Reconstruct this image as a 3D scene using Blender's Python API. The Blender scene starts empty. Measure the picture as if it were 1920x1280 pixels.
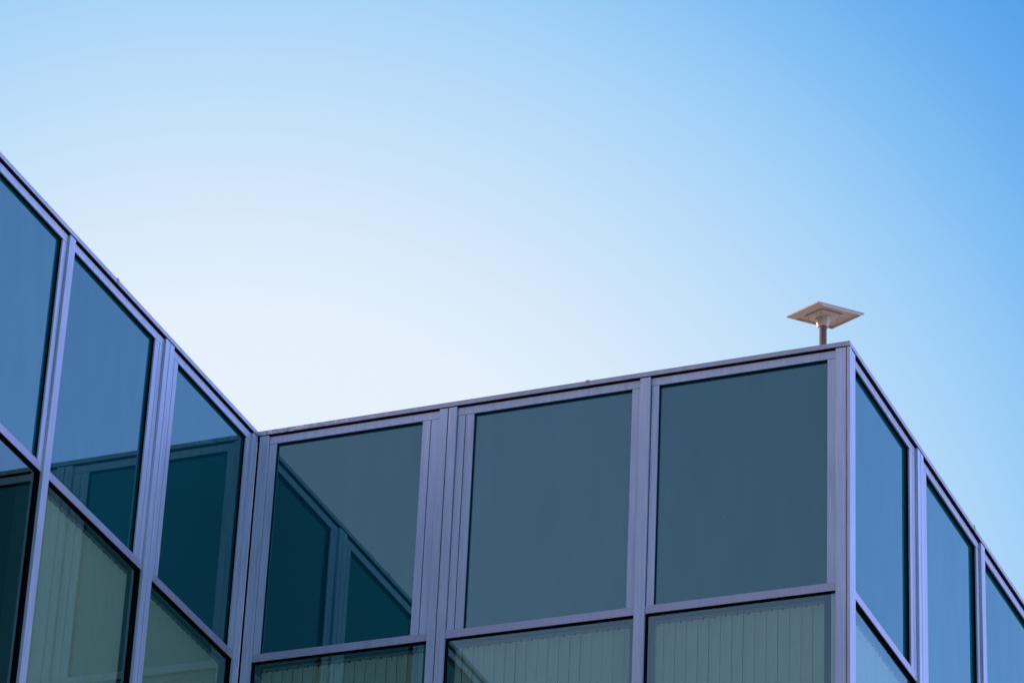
import bpy, bmesh, math, random
from mathutils import Vector, Euler
random.seed(7)
R = math.radians
C = bpy.context.scene
COL = C.collection

# ------------------------------------------------------------ camera
cd = bpy.data.cameras.new('camera'); cam = bpy.data.objects.new('camera', cd); COL.objects.link(cam)
cam.location = (11.8844, -22.8722, -13.9278)
cam.rotation_euler = (R(120.76363), R(-7.06479), R(29.86616))
cd.sensor_width = 36; cd.sensor_fit = 'HORIZONTAL'
cd.lens = 7504.52 / 1920 * 36
cd.shift_x = 0.62192; cd.shift_y = -0.10112
cd.clip_start = 0.1; cd.clip_end = 3000
C.camera = cam
C.render.resolution_x = 1024; C.render.resolution_y = 682
C.view_settings.view_transform = 'Standard'; C.view_settings.look = 'None'
C.view_settings.exposure = 0.6; C.view_settings.gamma = 1

# ------------------------------------------------------------ sky and sun
EXPO = 0.6
GLOW = (27.5, 23.5)
SUN_AZ, SUN_EL = 82.0, 17.0            # azimuth to the left of +y (towards -x), elevation
sdir = Vector((-math.sin(R(SUN_AZ)) * math.cos(R(SUN_EL)), math.cos(R(SUN_AZ)) * math.cos(R(SUN_EL)), math.sin(R(SUN_EL))))
W = bpy.data.worlds.new('World'); C.world = W; W.use_nodes = True
nt = W.node_tree; nt.nodes.clear()
out = nt.nodes.new('ShaderNodeOutputWorld'); bg = nt.nodes.new('ShaderNodeBackground')
sky = nt.nodes.new('ShaderNodeTexSky'); sky.sky_type = 'NISHITA'; sky.sun_disc = False
sky.sun_elevation = R(SUN_EL); sky.sun_rotation = -R(SUN_AZ)
sky.altitude = 0; sky.air_density = 1.0; sky.dust_density = 0.6; sky.ozone_density = 3.0
# the clear sky is deep blue to the right of the building and milky behind the viewer; a pale glow of haze
# stands low behind the building. Everything is fixed to compass directions.
def direction(az, el): return Vector((-math.sin(R(az)) * math.cos(R(el)), math.cos(R(az)) * math.cos(R(el)), math.sin(R(el))))
def wmath(op, a_, b_=None, c_=None):
    n_ = nt.nodes.new('ShaderNodeMath'); n_.operation = op
    for i_, v_ in enumerate((a_, b_, c_)):
        if v_ is None: continue
        if isinstance(v_, (int, float)): n_.inputs[i_].default_value = v_
        else: nt.links.new(v_, n_.inputs[i_])
    return n_.outputs[0]
def wdot(d):
    tc = nt.nodes.new('ShaderNodeTexCoord'); dt = nt.nodes.new('ShaderNodeVectorMath'); dt.operation = 'DOT_PRODUCT'
    nt.links.new(tc.outputs['Generated'], dt.inputs[0]); dt.inputs[1].default_value = d
    return dt.outputs['Value']
def wramp(fac, stops, interp='LINEAR'):
    rp = nt.nodes.new('ShaderNodeValToRGB'); nt.links.new(fac, rp.inputs[0]); rp.color_ramp.interpolation = interp
    while len(rp.color_ramp.elements) < len(stops): rp.color_ramp.elements.new(.5)
    for el, (p_, v_) in zip(rp.color_ramp.elements, stops):
        el.position = p_; el.color = (*v_, 1) if isinstance(v_, tuple) else (v_, v_, v_, 1)
    return rp.outputs[0]
def wmix(fac, a_, b_, mode='MIX'):
    m_ = nt.nodes.new('ShaderNodeMix'); m_.data_type = 'RGBA'; m_.blend_type = mode
    for s_, v_ in ((m_.inputs[0], fac), (m_.inputs[6], a_), (m_.inputs[7], b_)):
        if isinstance(v_, (int, float)): s_.default_value = v_
        elif isinstance(v_, tuple): s_.default_value = (*v_, 1)
        else: nt.links.new(v_, s_)
    return m_.outputs[2]
SK = 0.12
K = 1 / (SK * 2 ** EXPO)                 # picture value -> sky texture units
FRONT_TINT, RIGHT_TINT, BACK_TINT = (4.3, 2.9, 4.0), (1.15, 1.15, 1.35), (3.25, 1.66, 1.66)
back = wramp(wmath('MULTIPLY_ADD', wdot(direction(122, 14)), 0.5, 0.5), [(0.60, 0.0), (0.97, 1.0)], 'EASE')
front = wramp(wmath('MULTIPLY_ADD', wdot(direction(-30, 20)), 0.5, 0.5), [(0.55, 0.0), (0.88, 1.0)], 'EASE')
tints = wmix(back, wmix(front, RIGHT_TINT, FRONT_TINT), BACK_TINT)
base_sky = wmix(1.0, sky.outputs[0], tints, 'MULTIPLY')
ang = wmath('MULTIPLY', wmath('ARCCOSINE', wdot(direction(*GLOW))), 180 / math.pi / 40 / 0.96)
S2 = lambda *c: tuple(((v / 255 + .055) / 1.055) ** 2.4 for v in c)
glow = wramp(ang, [(5.0 / 40, S2(231, 241, 252)), (6.9 / 40, S2(228, 240, 252)), (8.25 / 40, S2(215, 233, 251)), (10.1 / 40, S2(191, 223, 250)),
                   (11.7 / 40, S2(168, 211, 248)), (12.6 / 40, S2(150, 203, 246)), (13.65 / 40, S2(130, 190, 243)), (14.85 / 40, S2(107, 175, 239)),
                   (16.0 / 40, S2(90, 162, 234)), (18 / 40, S2(80, 152, 230))])
glow = wmix(1.0, glow, (K, K, K), 'MULTIPLY')
keep = wramp(ang, [(0.42, 1.0), (0.85, 0.0)], 'EASE')
nt.links.new(wmix(keep, base_sky, glow), bg.inputs[0]); bg.inputs[1].default_value = SK
nt.links.new(bg.outputs[0], out.inputs[0])

ld = bpy.data.lights.new('sun', 'SUN'); ld.energy = 4.0; ld.angle = R(0.5); ld.color = (1.0, 0.93, 0.84)
sun = bpy.data.objects.new('sun', ld); COL.objects.link(sun)
sun.rotation_euler = sdir.to_track_quat('Z', 'Y').to_euler()
sun.location = (-20, 20, 30)

# ------------------------------------------------------------ materials
def mat(name):
    m = bpy.data.materials.new(name); m.use_nodes = True
    t = m.node_tree; b = t.nodes['Principled BSDF']
    return m, t, b

def objcoord(t, scale=(1, 1, 1)):
    tc = t.nodes.new('ShaderNodeTexCoord'); mp = t.nodes.new('ShaderNodeMapping')
    mp.inputs['Scale'].default_value = scale
    t.links.new(tc.outputs['Object'], mp.inputs[0]); return mp.outputs[0]

def noise(t, vec, scale, detail=4, rough=0.55):
    n = t.nodes.new('ShaderNodeTexNoise'); n.inputs['Scale'].default_value = scale
    n.inputs['Detail'].default_value = detail; n.inputs['Roughness'].default_value = rough
    t.links.new(vec, n.inputs['Vector']); return n.outputs['Fac']

def ramp(t, fac, stops):
    r = t.nodes.new('ShaderNodeValToRGB'); e = r.color_ramp.elements
    while len(e) < len(stops): e.new(0.5)
    for el, (p, c) in zip(e, stops):
        el.position = p; el.color = (*c, 1) if len(c) == 3 else c
    t.links.new(fac, r.inputs[0]); return r.outputs[0]

def mixc(t, fac, a, b, mode='MIX'):
    m = t.nodes.new('ShaderNodeMix'); m.data_type = 'RGBA'; m.blend_type = mode
    for s, v in ((m.inputs[0], fac), (m.inputs[6], a), (m.inputs[7], b)):
        if isinstance(v, (int, float)): s.default_value = v
        elif isinstance(v, tuple): s.default_value = (*v, 1)
        else: t.links.new(v, s)
    return m.outputs[2]

def bump(t, b, h, strength, dist):
    n = t.nodes.new('ShaderNodeBump'); n.inputs['Strength'].default_value = strength
    n.inputs['Distance'].default_value = dist
    t.links.new(h, n.inputs['Height']); t.links.new(n.outputs[0], b.inputs['Normal'])

def metal(name, c1, c2, rough=0.42, streak=(30, 30, 1.2), metallic=0.35, stains=None):
    m, t, b = mat(name)
    v = objcoord(t, streak)
    f = noise(t, v, 2.0, 5)
    col = ramp(t, f, [(0.3, c1), (0.7, c2)])
    f2 = noise(t, objcoord(t), 1.1, 3)
    col = mixc(t, 0.35, col, ramp(t, f2, [(0.35, c1), (0.65, c2)]))
    if stains: col = stains(t, col)
    oi = t.nodes.new('ShaderNodeObjectInfo')
    grime = noise(t, objcoord(t, (22, 22, .5)), 1.0, 5, 0.7)
    col = mixc(t, ramp(t, grime, [(0.52, (0, 0, 0)), (0.72, (0.35, 0.35, 0.35))]), col, tuple(v * .6 for v in c1))
    col = mixc(t, 1.0, col, ramp(t, oi.outputs['Random'], [(0, (0.88, 0.88, 0.86)), (1, (1, 1, 1))]), 'MULTIPLY')
    t.links.new(col, b.inputs['Base Color'])
    b.inputs['Metallic'].default_value = metallic
    rr = t.nodes.new('ShaderNodeMapRange'); rr.inputs[3].default_value = rough - .06; rr.inputs[4].default_value = rough + .08
    t.links.new(f, rr.inputs[0]); t.links.new(rr.outputs[0], b.inputs['Roughness'])
    bump(t, b, noise(t, objcoord(t), 1.7, 2), 0.25, 0.004)
    return m

M = {}
M['frame'] = metal('anodised_aluminium', (0.32, 0.43, 0.52), (0.485, 0.605, 0.70), rough=0.46, metallic=0.25)
def sill_streaks(t, col):
    s = noise(t, objcoord(t, (70, 70, 2.5)), 1.0, 3, 0.7)
    big = noise(t, objcoord(t, (1.3, 1.3, 0.2)), 1.0, 2)
    a = ramp(t, s, [(0.56, (0, 0, 0)), (0.68, (1, 1, 1))])
    k = ramp(t, big, [(0.45, (0, 0, 0)), (0.6, (0.45, 0.45, 0.45))])
    return mixc(t, mixc(t, 1.0, a, k, 'MULTIPLY'), col, (0.60, 0.58, 0.66))
M['sill'] = metal('rain_streaked_aluminium', (0.32, 0.37, 0.44), (0.40, 0.45, 0.53), stains=sill_streaks)
def droppings(t, col):
    # whitish and dark specks that thin out away from the inner corner
    tc = t.nodes.new('ShaderNodeTexCoord'); sx = t.nodes.new('ShaderNodeSeparateXYZ')
    t.links.new(tc.outputs['Object'], sx.inputs[0])
    rng = t.nodes.new('ShaderNodeMapRange'); rng.inputs[1].default_value = 0.0; rng.inputs[2].default_value = 1.9
    rng.inputs[3].default_value = 0.13; rng.inputs[4].default_value = -0.08
    t.links.new(sx.outputs[0], rng.inputs[0])
    s = noise(t, objcoord(t, (16, 16, 30)), 1.0, 4, 0.75)
    ad = t.nodes.new('ShaderNodeMath'); ad.operation = 'ADD'
    t.links.new(s, ad.inputs[0]); t.links.new(rng.outputs[0], ad.inputs[1])
    w = ramp(t, ad.outputs[0], [(0.60, (0, 0, 0)), (0.68, (0.75, 0.75, 0.75))])
    col = mixc(t, w, col, (0.70, 0.72, 0.80))
    d = noise(t, objcoord(t, (24, 24, 8)), 1.0, 3, 0.7)
    ad2 = t.nodes.new('ShaderNodeMath'); ad2.operation = 'ADD'
    t.links.new(d, ad2.inputs[0]); t.links.new(rng.outputs[0], ad2.inputs[1])
    k = ramp(t, ad2.outputs[0], [(0.68, (0, 0, 0)), (0.76, (0.6, 0.6, 0.6))])
    return mixc(t, k, col, (0.16, 0.16, 0.2))
M['coping'] = metal('weathered_coping_metal', (0.28, 0.35, 0.40), (0.41, 0.48, 0.53), rough=0.5, streak=(9, 9, 9))
M['coping_stained'] = metal('stained_coping_metal', (0.28, 0.35, 0.40), (0.41, 0.48, 0.53), rough=0.5, streak=(9, 9, 9), stains=droppings)

def flat(name, c, rough=0.6, var=0.15, scale=6, **kw):
    m, t, b = mat(name)
    f = noise(t, objcoord(t), scale, 5)
    lo = tuple(x * (1 - var) for x in c); hi = tuple(min(1, x * (1 + var)) for x in c)
    t.links.new(ramp(t, f, [(0.3, lo), (0.7, hi)]), b.inputs['Base Color'])
    b.inputs['Roughness'].default_value = rough
    for k, v in kw.items(): b.inputs[k].default_value = v
    return m
M['gasket_shade'] = flat('black_gasket_and_shade', (0.003, 0.003, 0.004), 0.8, **{'Specular IOR Level': 0.1})  # rubber seals, and painted shade on the undersides of rails and transoms
M['flashing_shade'] = flat('brown_flashing_and_shade', (0.030, 0.012, 0.008), 0.9, 0.5, 9, **{'Specular IOR Level': 0.1})  # dark brown that paints the shade in the gap below the coping
M['seal'] = flat('old_brown_sealant', (0.26, 0.21, 0.16), 0.8, 0.3, 9)
M['sun_leak'] = flat('painted_sun_leak', (0.85, 0.76, 0.68), 0.6, 0.3, 3)  # pale colour painted as sunlight leaking through the inner corner
M['joint'] = flat('brownish_joint_cover', (0.30, 0.27, 0.27), 0.5, 0.2, 20)
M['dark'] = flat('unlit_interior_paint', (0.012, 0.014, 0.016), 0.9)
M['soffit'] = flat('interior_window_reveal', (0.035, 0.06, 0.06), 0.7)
M['rail'] = flat('grey_head_rail', (0.22, 0.27, 0.26), 0.5)
M['gravel'] = flat('pale_roof_gravel', (0.58, 0.42, 0.29), 0.9, 0.35, 60)
M['ground'] = flat('grey_paving', (0.26, 0.25, 0.24), 0.9, 0.3, 0.6)
M['plastic'] = flat('off_white_plastic', (0.44, 0.40, 0.29), 0.5, 0.06, 14)
M['plastic_dark'] = flat('screw_hole', (0.05, 0.045, 0.04), 0.6)
M['pole'] = flat('galvanised_pole', (0.16, 0.13, 0.105), 0.5, 0.2, 18, Metallic=0.1)
M['lower'] = flat('dark_lower_cladding', (0.05, 0.07, 0.085), 0.3)

def coated(name, ior, tint, under):
    """glass with a reflective coat (tinted mirror by Fresnel) over an opaque or a see-through body"""
    m = bpy.data.materials.new(name); m.use_nodes = True; t = m.node_tree; t.nodes.clear()
    o = t.nodes.new('ShaderNodeOutputMaterial'); mx = t.nodes.new('ShaderNodeMixShader')
    gl = t.nodes.new('ShaderNodeBsdfGlossy'); fr = t.nodes.new('ShaderNodeFresnel'); ge = t.nodes.new('ShaderNodeNewGeometry')
    fr.inputs[0].default_value = ior
    # thin dust film with faint streaks, and the soft waviness of tempered glass
    dust = noise(t, objcoord(t, (7, 7, 1.6)), 1.0, 6, 0.7)
    oi = t.nodes.new('ShaderNodeObjectInfo')
    gc = mixc(t, 1.0, ramp(t, dust, [(0.3, tuple(v * .90 for v in tint)), (0.75, tint)]),
              ramp(t, oi.outputs['Random'], [(0, (0.93, 0.90, 0.91)), (1, (1.08, 1.03, 1.02))]), 'MULTIPLY')
    t.links.new(gc, gl.inputs[0])
    gl.inputs['Roughness'].default_value = 0.012
    n = t.nodes.new('ShaderNodeBump'); n.inputs['Strength'].default_value = 0.08; n.inputs['Distance'].default_value = 0.004
    t.links.new(noise(t, objcoord(t, (0.9, 0.9, 0.35)), 1.0, 1), n.inputs['Height'])
    t.links.new(n.outputs[0], gl.inputs['Normal'])
    sb = t.nodes.new('ShaderNodeMath'); sb.operation = 'SUBTRACT'; sb.use_clamp = True
    t.links.new(fr.outputs[0], sb.inputs[0]); t.links.new(ge.outputs['Backfacing'], sb.inputs[1])
    if under[0] == 'opaque':
        u = t.nodes.new('ShaderNodeBsdfDiffuse')
        sp = noise(t, objcoord(t), 26, 2, 0.5)
        base_ = ramp(t, noise(t, objcoord(t), 0.6, 2), [(0.35, tuple(v * .85 for v in under[1])), (0.65, under[1])])
        t.links.new(mixc(t, ramp(t, sp, [(0.80, (0, 0, 0)), (0.83, (1, 1, 1))]), base_, (0.10, 0.12, 0.13)), u.inputs[0])
    else:
        u = t.nodes.new('ShaderNodeBsdfTransparent'); u.inputs[0].default_value = (*under[1], 1)
    t.links.new(sb.outputs[0], mx.inputs[0]); t.links.new(u.outputs[0], mx.inputs[1]); t.links.new(gl.outputs[0], mx.inputs[2])
    t.links.new(mx.outputs[0], o.inputs[0]); return m
M['glass_opaque'] = coated('coated_spandrel_glass', 2.65, (0.46, 0.95, 0.82), ('opaque', (0.0, 0.056, 0.066)))
M['glass'] = coated('tinted_window_glass', 2.6, (0.48, 0.95, 0.84), ('clear', (0.76, 0.825, 0.74)))

def blindmat():
    m, t, b = mat('pale_green_blind_fabric')
    v = objcoord(t, (60, 60, 4))
    t.links.new(ramp(t, noise(t, v, 1.5, 4), [(0.3, (0.52, 0.60, 0.55)), (0.7, (0.62, 0.69, 0.64))]), b.inputs['Base Color'])
    b.inputs['Roughness'].default_value = 0.85
    return m
M['blind'] = blindmat()

# ------------------------------------------------------------ mesh helpers
class Frame:
    """local facade frame: s along the wall, o outward, z up"""
    def __init__(self, origin, along, outward):
        self.o = Vector(origin); self.a = Vector(along); self.n = Vector(outward)
    def __call__(self, s, o, z): return self.o + self.a * s + self.n * o + Vector((0, 0, z))
WA = Frame((0, 0, 0), (0, -1, 0), (1, 0, 0))
WB = Frame((0, 0, 0), (1, 0, 0), (0, -1, 0))
WC = Frame((4.4, 0, 0), (0, 1, 0), (1, 0, 0))
WORLD = Frame((0, 0, 0), (1, 0, 0), (0, 1, 0))

class MB:
    def __init__(self): self.v = []; self.f = []; self.fm = []
    def box(self, W_, s0, s1, o0, o1, z0, z1, m=0):
        b = len(self.v)
        for s in (s0, s1):
            for o in (o0, o1):
                for z in (z0, z1): self.v.append(W_(s, o, z))
        for q in ((0, 1, 3, 2), (4, 6, 7, 5), (0, 4, 5, 1), (2, 3, 7, 6), (0, 2, 6, 4), (1, 5, 7, 3)):
            self.f.append(tuple(b + i for i in q)); self.fm.append(m)
        return self
    def poly(self, pts, m=0):
        b = len(self.v); self.v += [Vector(p) for p in pts]; self.f.append(tuple(range(b, b + len(pts)))); self.fm.append(m)
        return self
    def build(self, name, mats, parent=None, bevel=0.0, loc=None):
        me = bpy.data.meshes.new(name)
        off = Vector(loc) if loc else Vector((0, 0, 0))
        me.from_pydata([v - off for v in self.v], [], self.f); me.update()
        bm = bmesh.new(); bm.from_mesh(me); bmesh.ops.recalc_face_normals(bm, faces=bm.faces); bm.to_mesh(me); bm.free()
        ms = mats if isinstance(mats, list) else [mats]
        for m in ms: me.materials.append(m)
        for p, k in zip(me.polygons, self.fm): p.material_index = k
        o = bpy.data.objects.new(name, me); COL.objects.link(o); o.location = off
        if parent: o.parent = parent
        if bevel:
            b = o.modifiers.new('bevel', 'BEVEL'); b.width = bevel; b.segments = 2; b.limit_method = 'ANGLE'
        return o

def tag(o, label=None, cat=None, group=None, kind=None):
    if label: o['label'] = label
    if cat: o['category'] = cat
    if group: o['group'] = group
    if kind: o['kind'] = kind
    return o
def empty(name, loc=(0, 0, 0), parent=None):
    o = bpy.data.objects.new(name, None); COL.objects.link(o); o.location = loc
    if parent: o.parent = parent
    return o

# ------------------------------------------------------------ ground
GZ = -15.5
g = MB(); S = 600
g.poly([(-S, -S, GZ), (S, -S, GZ), (S, S, GZ), (-S, S, GZ)])
tag(g.build('ground', M['ground']), kind='structure')

# ------------------------------------------------------------ building
bld = empty('office_building', (0, 0, 0))
tag(bld, 'glass and aluminium office building with a recessed corner and a flat roof', 'building')

ZC0, ZC1 = -0.037, 0.0          # coping
ZR0, ZR1 = -0.107, -0.048       # top rail
ZT0, ZT1 = -1.852, -1.7935      # transom between spandrel and window
ZL = -4.05                      # lower edge of the windows
ZB = -4.11
FM, FS, FG, FW = 0.0, -0.020, -0.048, -0.045     # face offsets: mullion, frame strips, spandrel glass, window glass

def mullion(W_, s0, s1, split=False):
    m = MB()
    zt = -0.0445
    if split:
        mid = (s0 + s1) / 2
        m.box(W_, s0, mid - .0035, -.14, FM, GZ, zt).box(W_, mid + .0035, s1, -.14, FM, GZ, zt)
        m.box(W_, mid - .0035, mid + .0035, -.13, FM - .012, GZ, zt - .002, 1)
    else:
        m.box(W_, s0, s1, -.14, FM, GZ, zt)
    return m.build('mullion', [M['frame'], M['gasket_shade']], bld, 0.0015)

def tilt(mb, W_, amt=.0011):
    a, b = random.uniform(-amt, amt), random.uniform(-amt, amt)
    c = sum(mb.v, Vector()) / len(mb.v)
    mb.v = [v + W_.n * (a * (v - c).dot(W_.a) + b * (v.z - c.z)) for v in mb.v]
    return mb

def bay(W_, m0, m1, left, right, blind=None, lab=None):
    """m0, m1: faces of the main mullions either side; left/right: lists of strips (s0, s1) between mullion and glass"""
    g0 = left[-1][1] if left else m0
    g1 = right[0][0] if right else m1
    # spandrel frame: top rail and side strips
    fr = MB()
    fr.box(W_, m0 + .0015, m1 - .0015, FS - .012, FS, ZR0, ZR1)
    for a, b in left + right:
        fr.box(W_, a, b, FS - .012, FS, ZT1 + .001, ZR0 - .003)
    # black gaskets round the glass; below the rail the black is painted shade
    bk = FS - .0125
    fr.box(W_, m0 + .001, m1 - .001, FG - .012, bk, ZR0 + .002, ZR1 + .004, 1)
    fr.box(W_, m0 + .001, g0 - .003, FG - .012, bk, ZT1 + .002, ZR0 + .001, 1)
    fr.box(W_, g1 + .003, m1 - .001, FG - .012, bk, ZT1 + .002, ZR0 + .001, 1)
    f = fr.build('spandrel_frame', [M['frame'], M['gasket_shade']], bld, 0.001)
    gl = MB().box(W_, g0 - .02, g1 + .02, FG - .009, FG, ZT1 - .01, ZR0 + .02)
    tilt(gl, W_); gl.build('glass_panel', M['glass_opaque'], f)
    # transom
    tr = MB().box(W_, m0 + .001, m1 - .001, -.055, FS + .002, ZT0, ZT1)
    tr.box(W_, m0 + .001, m1 - .001, FW - .012, FS - .004, ZT0 - .0015, ZT0 - .0001, 1)  # thin black sheet that paints the transom underside as shaded
    tr.build('transom', [M['sill'], M['gasket_shade']], bld, 0.0015)
    # window below: black gasket frame, dark inner reveal, pane
    w = MB()
    w.box(W_, m0 + .001, m0 + .008, FW - .02, -.024, ZL, ZT0 - .001, 0)
    w.box(W_, m1 - .008, m1 - .001, FW - .02, -.024, ZL, ZT0 - .001, 0)
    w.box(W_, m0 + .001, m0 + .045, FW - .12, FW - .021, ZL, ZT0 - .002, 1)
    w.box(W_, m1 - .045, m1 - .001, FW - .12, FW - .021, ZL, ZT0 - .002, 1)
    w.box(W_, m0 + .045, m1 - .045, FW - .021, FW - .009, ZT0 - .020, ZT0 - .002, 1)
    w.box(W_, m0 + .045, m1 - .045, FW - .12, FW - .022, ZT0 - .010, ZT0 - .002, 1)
    wo = w.build('window', [M['gasket_shade'], M['soffit']], bld)
    tilt(MB().box(W_, m0 + .005, m1 - .005, FW - .008, FW, ZL, ZT0 - .003), W_).build('window_pane', M['glass'], wo)
    # lower transom
    MB().box(W_, m0 + .001, m1 - .001, -.10, FS + .002, ZB, ZL - .001).build('transom', M['sill'], bld, 0.0015)
    MB().box(W_, m0 + .001, m1 - .001, FG - .03, FG, GZ + .01, ZB - .001).build('lower_panel', M['lower'], bld)
    if blind:
        b0, b1 = m0 + blind[0], m1 - blind[1]
        ZS = ZT0 - .046; c0 = FW - .058
        base = W_((b0 + b1) / 2, c0, ZS)
        e = empty('vertical_blind', base)
        tag(e, lab, 'blind', 'vertical blinds hanging behind the windows')
        def bb(mb, name, m, bev=0):
            mb.v = [v - base for v in mb.v]; return mb.build(name, m, e, bev)
        bb(MB().box(W_, b0 + .004, b1 - .004, c0 - .022, c0 + .004, ZS + .004, ZS + .030), 'head_rail', M['rail'], .002)
        sl = MB(); n = max(1, round((b1 - b0) / .0775)); pitch = (b1 - b0) / n
        for k in range(n):
            x0 = b0 + k * pitch; x1 = b0 + (k + 1) * pitch - random.uniform(-.0004, .0010)
            t = random.uniform(.0015, .0055); dz = random.uniform(-.0015, .0015)
            if W_ is WA: t = -t
            o0, o1 = -t, t                       # nearly closed, each slat turned a touch
            mid = random.uniform(.001, .0025)
            xs = [(x0, o0), (x0 * .65 + x1 * .35, o0 * .3 + mid), (x0 * .35 + x1 * .65, o1 * .3 + mid), (x1, o1)]
            for (s0, q0), (s1, q1) in zip(xs, xs[1:]):
                i = len(sl.v)
                for s_, o_ in ((s0, q0), (s1, q1)):
                    sl.v += [W_(s_, c0 + o_, ZL - .05), W_(s_, c0 + o_, ZS + dz), W_(s_, c0 + o_ - .001, ZL - .05), W_(s_, c0 + o_ - .001, ZS + dz)]
                for q in ((0, 1, 5, 4), (2, 6, 7, 3), (1, 3, 7, 5), (0, 4, 6, 2)):
                    sl.f.append(tuple(i + j for j in q)); sl.fm.append(0)
            m_ = (x0 + x1) / 2
            sl.box(W_, m_ - .004, m_ + .004, c0 + .0045, c0 + .0065, ZS - .011, ZS + .006, 1)
        bb(sl, 'slats', [M['blind'], M['gasket_shade']])

# ---- wall B (centre)
mullion(WB, 0.018, 0.090)
mullion(WB, 1.426, 1.557, True)
mullion(WB, 2.920, 2.994)
mullion(WB, 4.304, 4.374)
bay(WB, .090, 1.426, [(.093, .147)], [(1.292, 1.352), (1.358, 1.423)], (.047, .02),
    'dark green shaded vertical blind in the first centre window right of the inner corner')
bay(WB, 1.557, 2.920, [(1.562, 1.616), (1.622, 1.683)], [(2.857, 2.918)], (.020, .02),
    'pale vertical blind crossed by a slanting dark reflection, middle window of the centre facade')
bay(WB, 2.994, 4.304, [(3.000, 3.050)], [(4.241, 4.299)], (.025, .107),
    'evenly lit pale vertical blind beside the outer corner')
# ---- wall A (left)
mullion(WA, 0.003, 0.070)
mullion(WA, 1.370, 1.4986, True)
mullion(WA, 2.880, 2.960)
mullion(WA, 4.400, 4.528, True)
mullion(WA, 5.930, 6.000)
bay(WA, .070, 1.370, [(.074, .136)], [(1.260, 1.313), (1.319, 1.366)], (.033, .02),
    'dark green blind on the left facade, in the window next to the inner corner')
bay(WA, 1.4986, 2.880, [(1.502, 1.552), (1.558, 1.618)], [(2.846, 2.877)], (.035, .02),
    'pale green vertical blind on the left facade with striped mullion reflections')
bay(WA, 2.960, 4.400, [(2.963, 3.020)], [(4.29, 4.34), (4.346, 4.396)])
bay(WA, 4.528, 5.930, [(4.532, 4.582), (4.588, 4.64)], [(5.87, 5.926)])
# ---- wall C (right)
mullion(WC, 0.048, 0.122)
mullion(WC, 1.490, 1.620, True)
mullion(WC, 2.988, 3.078)
mullion(WC, 4.500, 4.630, True)
mullion(WC, 5.950, 6.030)
bay(WC, .122, 1.490, [], [(1.365, 1.425), (1.431, 1.486)], (.05, .05),
    'pale blue blind behind the small window just right of the outer corner')
bay(WC, 1.620, 2.988, [(1.624, 1.680), (1.686, 1.746)], [(2.928, 2.984)])
bay(WC, 3.078, 4.500, [(3.082, 3.13)], [(4.39, 4.44), (4.446, 4.496)])
bay(WC, 4.630, 5.950, [(4.634, 4.684), (4.690, 4.74)], [(5.89, 5.946)])

# ---- corner trims
inner = MB()
inner.box(WORLD, -.03, .010, .005, .03, GZ, -.05, 1)
inner.box(WORLD, .002, .0135, -.0005, .012, GZ, -.05, 0)
inner.box(WORLD, -.006, .0005, -.0025, .006, GZ, -.046, 2)
inner.box(WORLD, .0006, .0040, -.0062, -.0028, GZ, -.09, 3)  # thin pale strip added as a painted line of sunlight
inner.build('corner_trim', [M['gasket_shade'], M['gasket_shade'], M['joint'], M['sun_leak']], bld)
outer = MB()
outer.box(WORLD, 4.384, 4.4045, -.0045, .020, GZ, -.0445, 0)
outer.box(WORLD, 4.374, 4.384, .003, .02, GZ, -.046, 1)
outer.box(WORLD, 4.370, 4.3985, .020, .048, GZ, -.046, 1)
outer.box(WORLD, 4.380, 4.4025, .024, .043, GZ, -.0455, 0)
outer.build('corner_trim', [M['frame'], M['seal']], bld, .0015)

# ---- coping, and dark flashing that paints the shade below it (profile swept along the roof edge with mitred corners)
def sweep(name, path, prof, m, parent, closed_ends=True, bevel=0):
    """path: (x, y) with outward normals implied to the left->right order; prof: (outward, z) polygon"""
    mb = MB(); P = [Vector((x, y)) for x, y in path]; n = len(P); dirs = [(P[i + 1] - P[i]).normalized() for i in range(n - 1)]
    rings = []
    for i in range(n):
        if i == 0: N = Vector((dirs[0].y, -dirs[0].x)); k = 1
        elif i == n - 1: N = Vector((dirs[-1].y, -dirs[-1].x)); k = 1
        else:
            a = Vector((dirs[i - 1].y, -dirs[i - 1].x)); b = Vector((dirs[i].y, -dirs[i].x))
            N = (a + b).normalized(); k = 1 / N.dot(a)
        rings.append(len(mb.v))
        for o, z in prof: mb.v.append(Vector((P[i].x + N.x * o * k, P[i].y + N.y * o * k, z)))
    L = len(prof)
    for r0, r1 in zip(rings, rings[1:]):
        for j in range(L):
            mb.f.append((r0 + j, r0 + (j + 1) % L, r1 + (j + 1) % L, r1 + j)); mb.fm.append(0)
    mb.f.append(tuple(range(rings[0], rings[0] + L))); mb.fm.append(0)
    mb.f.append(tuple(range(rings[-1], rings[-1] + L))); mb.fm.append(0)
    return mb.build(name, m, parent, bevel)
cop = [(.0035, ZC0), (.0035, -.004), (.0005, 0.0), (-.30, -.012), (-.30, ZC0)]
ca = sweep('coping', [(0, -6.03), (0, 0)], cop, M['coping'], bld)
cb = sweep('coping', [(0, 0), (4.4, 0)], cop, M['coping_stained'], bld)
cc = sweep('coping', [(4.4, 0), (4.4, 6.1)], cop, M['coping'], bld)
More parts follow.
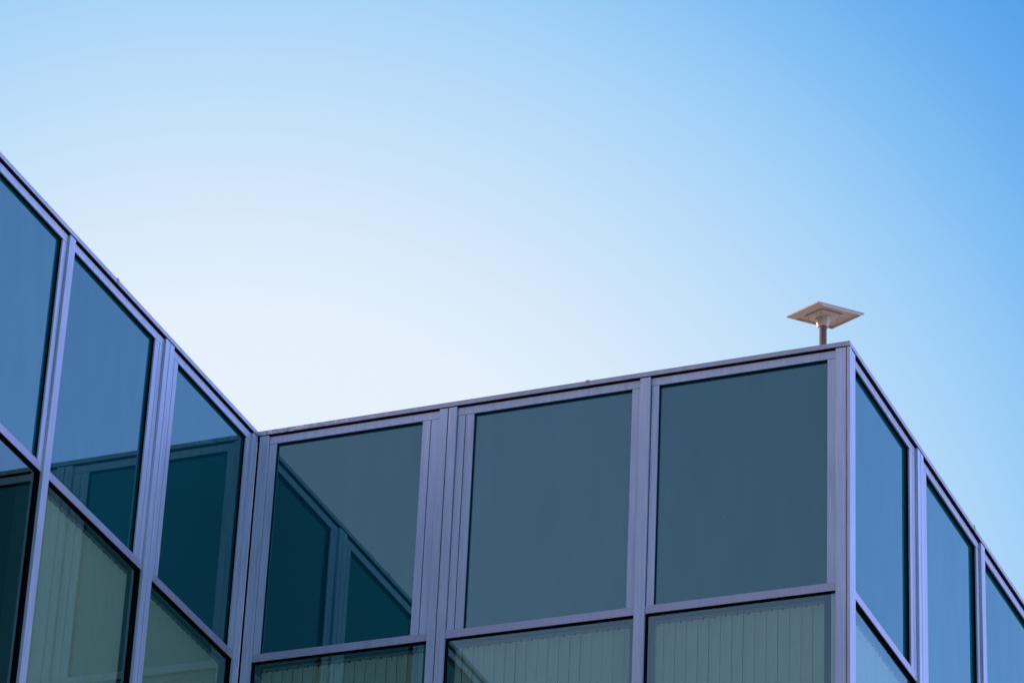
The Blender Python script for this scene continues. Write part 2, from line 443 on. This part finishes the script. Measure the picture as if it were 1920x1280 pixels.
# rebuild as mitred ends: shift the end rings so the three lengths meet on the diagonals
for o, end, fix in ((ca, (0, 0), lambda c: (c.x, -c.x)), (cb, (0, 0), lambda c: (-c.y, c.y)),
                    (cb, (4.4, 0), lambda c: (4.4 - c.y, c.y)), (cc, (4.4, 0), lambda c: (c.x, 4.4 - c.x))):
    for v in o.data.vertices:
        if o is cb:
            if abs(v.co.x - end[0]) < 1e-6: v.co.x = fix(v.co)[0]
        else:
            if abs(v.co.y - end[1]) < 1e-6: v.co.y = fix(v.co)[1]
def joint(W_, s, parent):
    m = MB()
    m.box(W_, s - .013, s + .013, -.05, .0065, ZC0 - .003, .0045)
    m.build('joint_cover', M['joint'], parent, .0015)
joint(WA, 2.265, ca); joint(WB, 2.533, cb); joint(WC, 2.815, cc)
sweep('flashing_shade', [(0, -6.0), (0, 0), (4.4, 0), (4.4, 6.05)], [(-.032, ZR1 + .0045), (-.032, ZC0 - .003), (-.001, ZC0 - .003), (-.001, ZC0 - .0005), (-.20, ZC0 - .0005), (-.20, ZR1 + .0045)], M['flashing_shade'], bld)  # front lip darkens the coping underside as painted shade

# ---- roof, parapet back, slabs, end walls
roof = MB()
roof.poly([(-.3, -6, -.22), (-.3, .3, -.22), (4.1, .3, -.22), (4.1, 6.05, -.22), (-9, 6.05, -.22), (-9, -6, -.22)])
roof.build('roof', M['gravel'], bld)
par = MB()
for (x0, y0, x1, y1) in ((-.30, -6, -.14, .3), (-.14, .14, 4.26, .3), (4.1, .3, 4.26, 6.05)):
    par.box(WORLD, x0, x1, y0, y1, -1.75, -.05)
par.box(WORLD, -9.0, -8.85, -6, 6.05, -1.75, .0)
par.box(WORLD, -8.85, 4.1, 5.9, 6.05, -1.75, .0)
par.build('parapet', M['soffit'], bld)
slab = MB()
for z in (-1.80, -4.4):
    for (x0, y0, x1, y1) in ((-8.9, -5.95, -.155, 5.85), (-.155, .155, 4.245, 5.85)):
        slab.box(WORLD, x0, x1, y0, y1, z - .03, z + .04)
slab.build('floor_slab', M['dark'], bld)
core = MB()
core.box(WORLD, -9.0, -8.8, -5.9, 5.8, GZ, -1.76)
core.box(WORLD, -8.8, 4.1, 5.85, 6.0, GZ, -1.76)
core.box(WORLD, -8.8, -.14, -6.0, -5.85, GZ, -.05)
core.box(WORLD, -4.0, -3.8, -5.85, 5.85, -4.36, -1.84)
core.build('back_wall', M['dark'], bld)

# ------------------------------------------------------------ satellite dish on the roof
ctr = Vector((3.703, 1.579, 1.204))
Cn = [Vector(v) for v in ((3.749, 1.288, 1.146), (3.934, 1.748, 1.272), (3.654, 1.863, 1.260), (3.469, 1.404, 1.135))]
U = (Cn[1] - Cn[0]).normalized(); Vv = (Cn[3] - Cn[0]); Vv = (Vv - U * Vv.dot(U)).normalized(); N = U.cross(Vv)
if N.z < 0: N = -N
hl, hw = .2590, .1530
base = Vector((ctr.x, ctr.y, -.22))
dish = empty('satellite_dish', base)
tag(dish, 'flat rectangular off-white satellite dish tilted on a short pole above the roof edge', 'satellite dish')
def P(u, v, n): return ctr + U * u + Vv * v + N * n - base
def ringmesh(rings, name, m, parent, cap0=True, cap1=True, bevel=0, smooth=False):
    mb = MB(); idx = []
    for r in rings:
        idx.append(len(mb.v)); mb.v += [Vector(p) for p in r]
    L = len(rings[0])
    for a, b in zip(idx, idx[1:]):
        for j in range(L): mb.f.append((a + j, a + (j + 1) % L, b + (j + 1) % L, b + j)); mb.fm.append(0)
    if cap0: mb.f.append(tuple(range(idx[0], idx[0] + L))); mb.fm.append(0)
    if cap1: mb.f.append(tuple(range(idx[-1], idx[-1] + L))); mb.fm.append(0)
    o = mb.build(name, m, parent, bevel)
    if smooth:
        for p in o.data.polygons: p.use_smooth = len(p.vertices) == 4
    return o
def rrect(hl_, hw_, r, n, seg=4, u0=0, v0=0):
    pts = []
    for cx, cy, a0 in ((hl_ - r, hw_ - r, 0), (-hl_ + r, hw_ - r, 90), (-hl_ + r, -hw_ + r, 180), (hl_ - r, -hw_ + r, 270)):
        for k in range(seg + 1):
            a = R(a0 + 90 * k / seg); pts.append(P(u0 + cx + r * math.cos(a), v0 + cy + r * math.sin(a), n))
    return pts
ringmesh([rrect(hl, hw, .004, .006), rrect(hl, hw, .004, -.003), rrect(hl - .003, hw - .003, .005, -.005), rrect(hl - .048, hw - .015, .008, -.020, 4, .012, -.010),
          rrect(hl - .050, hw - .017, .008, -.020, 4, .012, -.010), rrect(hl - .053, hw - .020, .008, -.004, 4, .012, -.010)], 'panel', M['plastic'], dish)
bk = ringmesh([rrect(.130, .085, .03, -.007, 5, -.02), rrect(.128, .083, .03, -.017, 5, -.02), rrect(.118, .073, .025, -.022, 5, -.02)], 'back_cover', M['plastic'], dish, bevel=.001)
for u, v in ((-.125, -.06), (-.125, .06), (.085, .055), (.085, -.06), (.10, -.02)):
    ringmesh([[P(u + .0045 * math.cos(R(a)), v + .0045 * math.sin(R(a)), n) for a in range(0, 360, 45)] for n in (-.020, -.0255)], 'screw', M['plastic_dark'], bk)
MX, MY, MTOP = 3.686, 1.576, 1.135
def ring(x, y, z, rx, ry, n=24, a0=0): return [Vector((x + rx * math.cos(R(a0 + 360 * i / n)), y + ry * math.sin(R(a0 + 360 * i / n)), z)) - base for i in range(n)]
ringmesh([ring(MX, MY, -.22, .028, .028), ring(MX, MY, MTOP, .028, .028)], 'mast', M['pole'], dish, smooth=True)
def wring(z, hu, hv):
    u2 = Vector((-.8, -.6)); v2 = Vector((-u2.y, u2.x)); pts = []
    c = .35
    for a, b in ((1, -c), (1, c), (c, 1), (-c, 1), (-1, c), (-1, -c), (-c, -1), (c, -1)):
        pts.append(Vector((MX + u2.x * hu * a + v2.x * hv * b, MY + u2.y * hu * a + v2.y * hv * b, z)) - base)
    return pts
ringmesh([wring(1.105, .037, .036), wring(1.120, .042, .041), wring(1.190, .058, .050)], 'mount_bracket', M['plastic'], dish, bevel=.002)
fl = ringmesh([ring(MX, MY, -.22, .09, .09, 24), ring(MX, MY, -.208, .09, .09, 24)], 'base_plate', M['pole'], dish)
